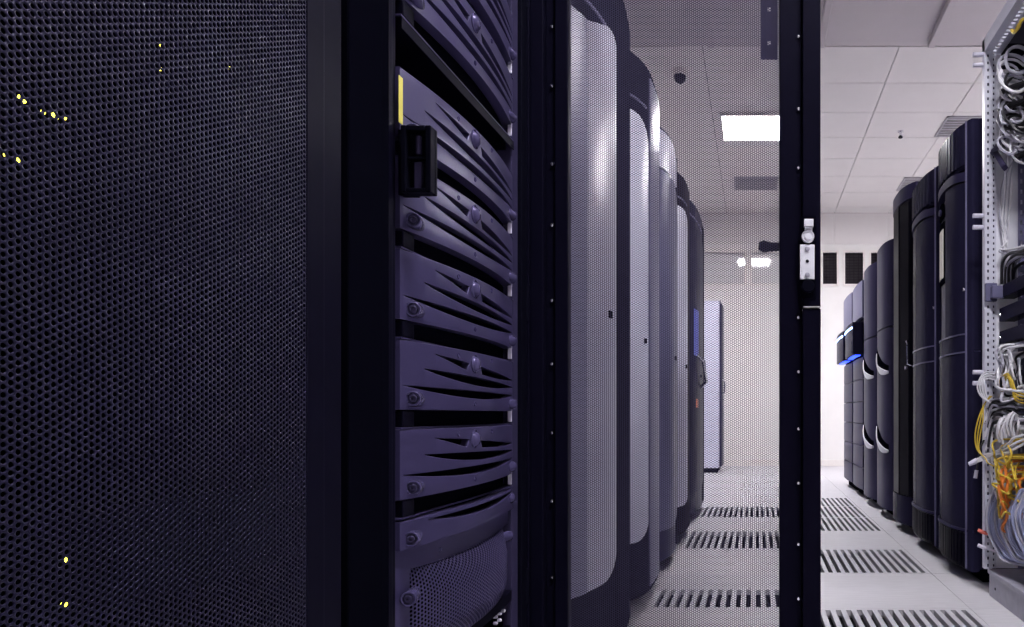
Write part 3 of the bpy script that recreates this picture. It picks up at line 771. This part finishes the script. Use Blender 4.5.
def cab_left(y0, w, h, label, panel, zp0, zp1, surround, body, u0=0.04, u1=0.62, edge=M_cabd, facet=None, bul=LB, cr=0.10, slope=0.0, crn=0.10, cru=0.16):
    t = cab_root(label, -1, y0, w, XLc, h, GL, body=body)
    P = front(-1, y0, w, XLc, bul, 3)
    b_ = MB(); b_.slab(P, lin(0.0, 1.0, 41), 0.06, rounded(-0.5, 1.0, h, cr, 1, 0.16), -0.03, 0.0); b_.build('front_shell', surround, t)
    ua = u0
    if facet:
        ua = facet
        b_ = MB(); b_.slab(P, lin(u0, facet - 0.006, 8), zp0, zp1, -0.004, 0.010); b_.build('facet_shade', M_facet_shade, t)
    b_ = MB(); b_.slab(P, lin(ua, u1, 41), rounded(ua - 0.9, u1, zp0, 0.07, -1, 0.16), (lambda u, f_=rounded(ua - 0.9, u1, zp1, crn, 1, cru): f_(u) + slope * (u - ua)), -0.004, 0.010); b_.build('front_panel', panel, t, bevel=0.003, smooth=False)
    if edge:
        b_ = MB(); b_.slab(P, lin(u1 + 0.05, 0.99, 12), 0.08, rounded(-0.5, 0.99, h - 0.03, cr, 1, 0.16), -0.004, 0.006); b_.build('edge_column', edge, t)
    b_ = MB(); b_.slab(P, lin(ua, u1, 8), zp1 + 0.05, zp1 + 0.058, -0.004, 0.005); b_.build('seam_trim', M_cabm, t)
    MB().lathe(P(u1 * 0.75, 0.01, 1.02), (1, 0, 0), [(0, 0.011), (0.008, 0.010), (0.008, 0)], 12).build('door_lock', M_void, t)
    return t


cab_left(1.70, 0.80, 2.025, 'nearest cabinet behind the mesh door, with a wide pale grey front panel', M_cabg, 0.285, 1.76, M_matte, M_cabd, u0=0.02, u1=0.39, facet=0.13, edge=M_matte, slope=0.34, crn=0.06, cru=0.13)
cab_left(2.52, 0.64, 2.075, 'second cabinet behind the mesh door, narrow pale panel under a black cap', M_cabg, 0.27, 1.86, M_matte, M_cabd, u0=0.03, u1=0.245, edge=M_cabm)
t = cab_left(3.18, 0.64, 2.08, 'third cabinet behind the mesh door, slate violet front, top painted pale for caught light', M_cabm, 0.20, 1.88, M_cabs, M_cabs, u0=0.01, u1=0.56, edge=M_matte, cr=0.2)
P = front(-1, 3.18, 0.64, XLc, LB, 3)
b = MB(); b.slab(P, lin(0.01, 0.56, 14), 1.89, lambda u: 2.065 - 0.12 * max(0, u - 0.2), -0.004, 0.008); b.build('lit_cap', M_cabg, t)  # pale colour stands for light caught by the slanted top
cab_left(3.86, 0.72, 2.11, 'fourth cabinet behind the mesh door, brown black with a pale strip panel', M_cabg, 0.22, 1.92, M_cabb, M_cabb, u0=0.02, u1=0.37, edge=None)
t = cab_left(4.62, 1.30, 2.20, 'wide dark cabinet behind the mesh door with a blue lit strip', M_cabd, 0.2, 2.05, M_cabd, M_cabb, u1=0.5, edge=M_cabb, cr=0.25)
P = front(-1, 4.62, 1.30, XLc, LB, 3)
b = MB(); b.slab(P, lin(0.15, 0.25, 3), 1.15, 1.47, 0.0, 0.014); b.build('blue_strip', M_bluedim, t)
b = MB(); b.tube([P(0.22, 0.01, 1.16), P(0.24, 0.05, 1.12), P(0.36, 0.05, 0.98), P(0.38, 0.01, 0.94)], 0.012, 8); b.build('handle', M_chrome, t)
b = MB(); b.slab(P, lin(0.20, 0.24, 3), 0.79, 0.85, 0.0, 0.015); b.build('warning_lamp', M_orange, t)
t = cab_root('pale grey cabinet standing alone at the far end of the left row', -1, 8.86, 0.60, -0.45, 2.18, GL, body=M_cabg)
P = front(-1, 8.86, 0.60, -0.45, 0.01)
b = MB(); b.slab(P, lin(0.02, 0.98, 5), 0.08, 2.15, -0.012, 0.012); b.build('door_leaf', M_cabd, t)
box('corner_strip', M_cabs, (-0.462, -0.446, 8.852, 8.862, 0.06, 2.18), t, 0)
b = MB(); b.tube([P(0.14, 0.012, 1.0), P(0.14, 0.045, 1.02), P(0.14, 0.045, 1.16), P(0.14, 0.012, 1.18)], 0.008, 8); b.build('handle', M_chrome, t)

# ================================================================== OPEN CABLE RACK AT THE RIGHT
RX0, RX1, RY0, RY1, RZ0, RZ1 = 0.939, 1.72, 2.22, 2.90, 0.11, 2.287
t = thing('cable_rack', 'open pale rack at the right edge, full of tangled network cables', 'rack', ((RX0 + RX1) / 2, (RY0 + RY1) / 2, 0))


def post(y, sgn):
    b_ = MB()
    P_ = lambda u, v, d__: (RX0 + u, y + sgn * 0.003 * d__, RZ0 + v)
    holes_plate(b_, P_, 0.024, RZ1 - RZ0, 1, 74, 0.0075, 0.0125)
    P2_ = lambda u, v, d__: (RX0 + 0.029 + u, y + sgn * (0.012 + 0.003 * d__), RZ0 + v)
    holes_plate(b_, P2_, 0.020, RZ1 - RZ0, 1, 92, 0.0065, 0.0105)
    b_.box(RX0 + 0.024, RX0 + 0.029, min(y, y + sgn * 0.016), max(y, y + sgn * 0.016), RZ0, RZ1)
    b_.box(RX0 - 0.002, RX0, min(y, y + sgn * 0.03), max(y, y + sgn * 0.03), RZ0, RZ1)
    b_.build('front_post', M_wrack, t, smooth=False)


post(2.868, 1); post(2.252, -1)
box('shaded_channel', M_rail, (RX0 + 0.001, RX0 + 0.049, 2.885, 2.90, RZ0, RZ1 - 0.06), t, 0)  # channel back, coloured dark to stand for shade behind the holes
b = MB(); P = lambda u, v, d__: (1.072 + u, 2.866 + 0.002 * d__, RZ0 + v); holes_plate(b, P, 0.03, RZ1 - RZ0 - 0.06, 1, 50, 0.008, 0.018); b.box(1.10, 1.104, 2.84, 2.868, RZ0, RZ1 - 0.06); b.build('mounting_rail', M_cabm, t, smooth=False)
box('side_panel', M_wpanel, (RX0 + 0.05, RX1, 2.885, 2.90, RZ0, RZ1 - 0.06), t, 0)
box('back_panel', M_rack, (RX1 - 0.01, RX1, 2.222, 2.885, RZ0, RZ1 - 0.06), t, 0)
box('top_panel', M_rail, (RX0 + 0.075, RX1, RY0, RY1, RZ1 - 0.03, RZ1), t, 0)
b = MB()
b.box(RX0 - 0.002, RX0 + 0.012, 2.25, RY1, RZ1 - 0.055, RZ1)
P = lambda u, v, d__: (RX0 + 0.012 + u, 2.25 + v, RZ1 - 0.055 + 0.003 * d__); holes_plate(b, P, 0.055, RY1 - 2.25, 1, 26, 0.016, 0.014)
b.box(RX0 + 0.067, RX0 + 0.075, 2.25, RY1, RZ1 - 0.055, RZ1)
b.build('top_beam', M_wrack, t, smooth=False)
b = MB(); b.box(RX0 + 0.07, RX1, 2.80, 2.885, RZ1 - 0.13, RZ1 - 0.058); b.build('roof_channel', M_rack, t, bevel=0.004, smooth=False)
b = MB(); b.box(RX0 + 0.018, RX1, RY0, 2.872, 0.0, 0.10); b.box(RX0 + 0.012, RX1, RY0, 2.876, 0.092, 0.11); po = b.build('plinth', M_plinth, t, bevel=0.003, smooth=False)
MB().lathe((RX0 + 0.018, 2.80, 0.045), (-1, 0, 0), [(0, 0.006), (0.001, 0.006), (0.001, 0)], 10).build('bolt_hole', M_void, po)
for py in (53, 63.5, 215, 226.5, 372, 383):
    p = at(980, py, 2.875)
    MB().tube([(RX0 + 0.002, 2.888, p.z), (RX0 - 0.044, 2.888, p.z)], 0.0095, 10).build('hinge_pin', M_tab, t)
for (xa, ya, xb, yb) in ((993, 153, 1003, 138), (994, 150, 1005, 168)):
    a, c = at(xa, ya, 2.86), at(xb, yb, 2.72)
    MB().tube([a, c], 0.014, 4).build('cable_arm', M_rail, t, smooth=False)
p = at(989, 292, 2.86)
b = MB(); b.box(p.x - 0.018, p.x + 0.03, 2.845, 2.866, p.z - 0.04, p.z + 0.035); b.box(p.x + 0.0, p.x + 0.05, 2.82, 2.845, p.z - 0.03, p.z + 0.02); b.build('rail_clamp', M_cabm, t, bevel=0.004, smooth=False)
# patch panels and added dark filler boxes
PX = 0.998
for z0, z1, lb in ((1.215, 1.265, 'topmost of three black ducts across the cable rack'), (1.122, 1.176, 'middle one of three black ducts across the cable rack'), (1.030, 1.082, 'lowest of three black ducts across the cable rack')):
    s_ = thing('cable_duct', lb, 'cable duct', (PX, 2.55, z0), 'black ducts across the cable rack')
    f_ = MB(); f_.box(PX - 0.003, PX + 0.003, 2.256, 2.862, z0, z1); f_.box(PX, PX + 0.06, 2.256, 2.862, z1 - 0.004, z1); f_.box(PX, PX + 0.06, 2.256, 2.862, z0, z0 + 0.004); f_.build('face_plate', M_cabd, s_, bevel=0.0015, smooth=False)
    for yy in (2.85, 2.268):
        MB().lathe((PX - 0.003, yy, (z0 + z1) / 2), (-1, 0, 0), [(0, 0.006), (0.003, 0.005), (0.003, 0)], 10).build('screw', M_chrome, s_)
for z0, z1, lb in ((1.30, 1.42, 'added black filler box above the black ducts, under the slanting black cable bundle'), (0.78, 0.98, 'added black filler box below the black ducts, hidden by white cables'), (0.45, 0.74, 'added black filler box low in the cable rack behind the yellow and orange cables'), (1.70, 2.08, 'added black filler box near the top of the cable rack behind coiled grey cables')):
    s_ = thing('filler_box', lb, 'filler box', (1.3, 2.56, z0), 'added black boxes filling the cable rack')  # dark boxes added to fill the rack's dark interior
    x0 = 1.11
    box('chassis', M_void, (x0, 1.60, 2.30, 2.80, z0, z1), s_, 0.003)
    pr = MB(); n = int((z1 - z0) / 0.045)
    for q in range(n):
        for k in range(12): pr.box(x0 - 0.004, x0 + 0.002, 2.33 + k * 0.038, 2.352 + k * 0.038, z0 + 0.012 + q * 0.045, z0 + 0.030 + q * 0.045)
    tag(pr.build('port_block', M_rail, s_, smooth=False))


# ---- cables
def smooth_path(pts, n=10):
    pts = [Vector(p) for p in pts]; P_ = [pts[0]] + pts + [pts[-1]]; out = []
    for i in range(len(pts) - 1):
        a, b_, c_, d__ = P_[i:i + 4]
        for k in range(n):
            s_ = k / n
            out.append(0.5 * ((2 * b_) + (c_ - a) * s_ + (2 * a - 5 * b_ + 4 * c_ - d__) * s_ * s_ + (3 * b_ - a - 3 * c_ + d__) * s_ ** 3))
    return out + [pts[-1]]


def cable(pts, r, m, label, group, n=9, plug=None):
    path = smooth_path(pts, n); o = Vector(path[0]); o.z = min(p.z for p in path)
    t_ = thing('network_cable', label, 'cable', o, group)
    MB().tube(path, r, 6).build('jacket', m, t_)
    if plug:
        a, b_ = path[-1], path[-2]; dr_ = (a - b_).normalized()
        MB().tube([a - dr_ * 0.004, a + dr_ * 0.030], 0.008, 4).build('plug', plug, t_, smooth=False)
    return t_


R = random.uniform


def J(p, s=0.01): return Vector((p.x + R(-s, s), p.y + R(-s, s), p.z + R(-s, s)))


L1 = ('grey cable coiled in the upper bundles of the cable rack', 'coiled grey cables near the top of the cable rack')
for k, (cx, cy, rad) in enumerate([(1015, 62, 0.055), (1013, 70, 0.06), (1018, 80, 0.05), (1020, 60, 0.07), (1012, 100, 0.055), (1016, 106, 0.06), (1020, 112, 0.065), (1014, 112, 0.05), (1022, 98, 0.06), (1013, 135, 0.055), (1018, 140, 0.06), (1022, 132, 0.05), (1015, 145, 0.045), (1023, 148, 0.06), (1020, 86, 0.055), (1011, 118, 0.045), (1009, 68, 0.04), (1010, 90, 0.04), (1008, 104, 0.04), (1010, 126, 0.035), (1009, 143, 0.04), (1014, 78, 0.06), (1021, 122, 0.05)]):
    Y = 2.70 + R(-0.05, 0.05); c_ = at(cx, cy, Y); tilt = R(-0.5, 0.5); pts = []
    a0 = R(0, 6.28)
    for q in range(11):
        a = a0 + q * 0.62
        pts.append(c_ + Vector((math.cos(a) * rad * 0.8, math.cos(a) * rad * 0.9 * tilt + q * 0.004 + math.sin(a) * 0.03, math.sin(a) * rad + tilt * math.cos(a) * 0.03)))
    pts.append(c_ + Vector((0.06, 0.02, -0.02))); pts.append(Vector((1.12, 2.70 + R(-.1, .1), c_.z)))
    if k % 4 == 2: cable(pts, 0.0055, M_ck, 'black cable coiled among the grey ones in the upper cable rack', 'coiled black cables near the top of the cable rack')
    else: cable(pts, 0.0052 if k % 3 else 0.0065, [M_cg, M_cw, M_cg, M_cg][k % 4], *L1)
for k in range(4):
    c_ = at(1001 + k * 4, [92, 108, 128, 158][k], 2.72)
    cable([c_, c_ + Vector((0.04, -0.03, 0.006)), c_ + Vector((0.12, -0.08, 0.012))], 0.011, M_ck, 'short black strap cable across the coiled grey cables', 'black straps on the coiled cables')
for k in range(9):
    x = 1000.5 + k * 1.25
    cable([J(at(1010 + R(-4, 4), 158, 2.76)), J(at(x + 2, 185, 2.84), .004), J(at(x, 215, 2.85), .004), at(1005 + R(-2, 3), 240, 2.85), J(at(1004 + R(-2, 4), 252, 2.82)), Vector((1.10, 2.79, 1.40 + R(-.02, .03)))], 0.0028, M_cw if k % 3 else M_cg,
          'thin pale cable hanging down the white side panel of the cable rack', 'thin hanging cables in the cable rack')
for k in range(9):
    z = 1.36 + R(-0.03, 0.035); x = 1.02 + R(-0.02, 0.04)
    cable([Vector((x, 2.85, z - 0.09)), Vector((x - 0.005, 2.83, z - 0.01)), Vector((x, 2.76, z + 0.015 + R(-.01, .01))), Vector((x, 2.62, z + R(-.01, .01))), Vector((x + .02, 2.40, z)), Vector((1.11, 2.33, z))], 0.0065, M_ck if k % 3 else M_cg,
          'black cable in the slanting bundle above the black ducts', 'black cable bundle above the black ducts')
for k in range(3):
    cable([at(1011 + k, 30, 2.60), at(1014, 33, 2.58), at(1019, 28 - k * 2, 2.54), at(1028, 18, 2.5), Vector((1.12, 2.42, 2.12))], 0.0045, M_cy, 'yellow cable under the roof of the cable rack', 'yellow cables under the roof of the cable rack')
# white tangle under the panels
L2 = ('pale or black cable in the tangle just below the black ducts', 'white cables below the black ducts')
for k in range(14):
    x = 1000 + R(0, 22)
    cable([Vector((1.11, 2.6 + R(-.15, .18), 1.02 + R(-.03, .03))), at(x, 352 + R(-8, 6), 2.74 + R(-.06, .06)), at(x + R(-6, 6), 366 + R(-5, 5), 2.70 + R(-.06, .06)), at(x + R(-8, 8), 382 + R(-6, 6), 2.68 + R(-.05, .05)), at(x + R(-2, 14), 394 + R(-6, 8), 2.68 + R(-.05, .05)), Vector((1.11, 2.55 + R(-.2, .2), 0.85 + R(-.06, .06)))],
          0.005, [M_cw, M_cw, M_cg, M_ck][k % 4], *L2)
for k in range(4):
    q = k * 2.1
    cable([at(1004, 376 + q, 2.80), at(992, 372 + q, 2.84), at(983 + q * 0.3, 374 + q, 2.86), at(977.5 + q * 1.1, 386, 2.855 - k * .004), at(981 + q, 396 + k, 2.85), at(990 + q, 402 + q * 0.6, 2.83), at(1003, 403 + q * 1.5, 2.78), at(1018, 404 + q, 2.70), Vector((1.11, 2.50, 0.80))], 0.0036, M_cw,
          'white cable looping out to the left round the rack post', 'white cables looped round the rack post')
L3 = ('cable in the thick bundle crossing the middle of the cable rack', 'grey cables crossing the middle of the cable rack')
for k in range(16):
    y = 400 + k * 1.7
    cable([at(985 + R(-1, 3), y + 6 + R(0, 20), 2.84), at(990 + R(0, 3), y + R(0, 4), 2.82 + R(-.02, .02)), at(1000, y + R(-3, 3), 2.76 + R(-.03, .03)), at(1012, y + R(-2, 5), 2.70 + R(-.03, .03)), at(1026, y + R(-2, 6), 2.6), Vector((1.12, 2.40, EYE - (y - CY) * 2.5 / F))],
          0.005, [M_cg, M_ck, M_ck, M_cw][k % 4], *L3)
L4 = ('white cable in the comb of plugs right of the rack post', 'white cables in the comb right of the rack post')
for k in range(9):
    x = 1001 + k * 3.0
    j_ = R(-1.5, 1.5); jy = R(-5, 5)
    cable([at(x - 3 + j_, 440 + jy, 2.66), at(x - 5 + j_, 428 + jy, 2.64 + R(-.03, .03)), at(x - 1 + R(-1, 1), 417 + jy, 2.64), at(x + 4 + j_, 421 + jy, 2.66), at(x + 6, 432 - k, 2.70), Vector((1.11, 2.72 - k * 0.03, 0.68))], 0.0044, M_cw, *L4)
for k in range(3):                                  # white cables swinging out and their loose plugs
    cable([Vector((1.11, 2.45, 0.70 + k * .02)), at(1020, 436 + k * 5, 2.60), at(1008, 444 + k * 4, 2.66), at(994, 453 + k, 2.78), at(985, 455 + k * 2, 2.84), at(976, 460 + k, 2.85)], 0.005, M_cw,
          'white cable reaching out past the rack post to a loose plug', 'white cables with loose plugs left of the rack post', plug=M_tab)
cable([at(984, 440, 2.85), at(980, 450, 2.85), at(978, 462, 2.85), at(976.5, 471, 2.85)], 0.004, M_ck, 'short black cable with a grey plug hanging left of the rack post', None, plug=M_plinth)
cable([at(992, 430, 2.82), at(991, 460, 2.83), at(993, 485, 2.82), at(1000, 503, 2.76), at(1008, 513, 2.70), Vector((1.11, 2.66, 0.40))], 0.005, M_cw, 'white cable falling in a long arc down the inside of the rack post', None)
L5 = ('yellow cable in the tangle in the lower part of the cable rack', 'yellow cables low in the cable rack')
for k in range(14):
    x = 998 + R(0, 26); y = 438 + R(0, 52)
    cable([Vector((1.11, 2.6 + R(-.2, .16), EYE - (y - CY) * 2.6 / F)), at(x, y, 2.68 + R(-.05, .05)), at(x + R(-8, 5), y + R(6, 16), 2.66 + R(-.06, .06)), at(x + R(-8, 8), y + R(16, 30), 2.66 + R(-.06, .06)), at(x + R(0, 12), y + R(20, 36), 2.62 + R(-.05, .05)), at(x + R(4, 14), y + R(10, 30), 2.66)], 0.0042, M_cy, *L5, plug=M_tab if k % 4 == 0 else None)
L6 = ('orange cable in the tangle in the lower part of the cable rack', 'orange cables low in the cable rack')
for k in range(6):
    x = 1004 + R(0, 18); y = 458 + R(0, 35)
    cable([Vector((1.11, 2.6 + R(-.2, .16), EYE - (y - CY) * 2.6 / F)), at(x, y, 2.66 + R(-.05, .05)), at(x + R(-6, 3), y + 12, 2.62), at(x + R(-6, 4), y + 26, 2.64), at(x + R(-4, 8), y + 42, 2.68), Vector((1.11, 2.62 + R(-.1, .1), 0.33))], 0.006, M_co, *L6)
for k in range(3):                                  # yellow cables outside the post and across
    cable([at(990 + k, 396, 2.84), at(984, 405, 2.855), at(978 + k * 2.5, 420, 2.85), at(975 + k * 2.5, 436, 2.85), at(977 + k, 449, 2.85), at(985, 458, 2.83), at(994, 466, 2.80), Vector((1.11, 2.70, 0.5))], 0.0027, M_cy, 'yellow cable hanging outside the left of the rack post', 'yellow cables left of the rack post')
for k in range(4):
    cable([at(997 + k * 2, 385 + k * 3, 2.74), at(1006 + k, 374 + k * 2, 2.68), at(1012, 380 + k * 3, 2.66), at(1022, 394 + k * 3, 2.60), Vector((1.11, 2.40, 0.80))], 0.0038, M_cy, 'thin yellow cable crossing the white tangle below the black ducts', 'yellow cables in the white tangle')
L7 = ('blue grey cable in the arching bundle at the foot of the cable rack', 'blue grey cables at the foot of the cable rack')
for k in range(21):
    o = k % 7; s_ = k // 7
    x = 989.5 + o * 2.3 + s_ * 13 + R(-.6, .6); Y = 2.81 - 0.010 * o - s_ * 0.10 + R(-.012, .012)
    cable([at(x + 15, 494 + R(-6, 6), Y - 0.04), at(x + 7, 489 + o * 1.2 + R(-2, 2), Y), at(x, 500 + o * 1.3, Y + 0.005), at(x - 3.5 + R(-1, 1), 516, Y), at(x - 0.5 + R(-1, 1), 534, Y - 0.01), at(x + 7, 550 - o * 0.8, Y - 0.05), at(x + 18, 562 - o * 1.4, Y - 0.12), Vector((1.13, Y - 0.2, 0.16 + R(0, .05)))], 0.0056, M_cb if k % 4 else M_cg, *L7)
for k, (px, py, m) in enumerate(((981, 533, M_cl), (981, 548, M_tab))):
    cable([at(996, py + 4, 2.78), at(990, py + 2, 2.83), at(985, py, 2.845)], 0.005, m, ['short red cable with a pale plug at the foot of the rack post', 'short white cable with a pale plug at the foot of the rack post'][k], None, plug=[M_cl, M_tab][k])
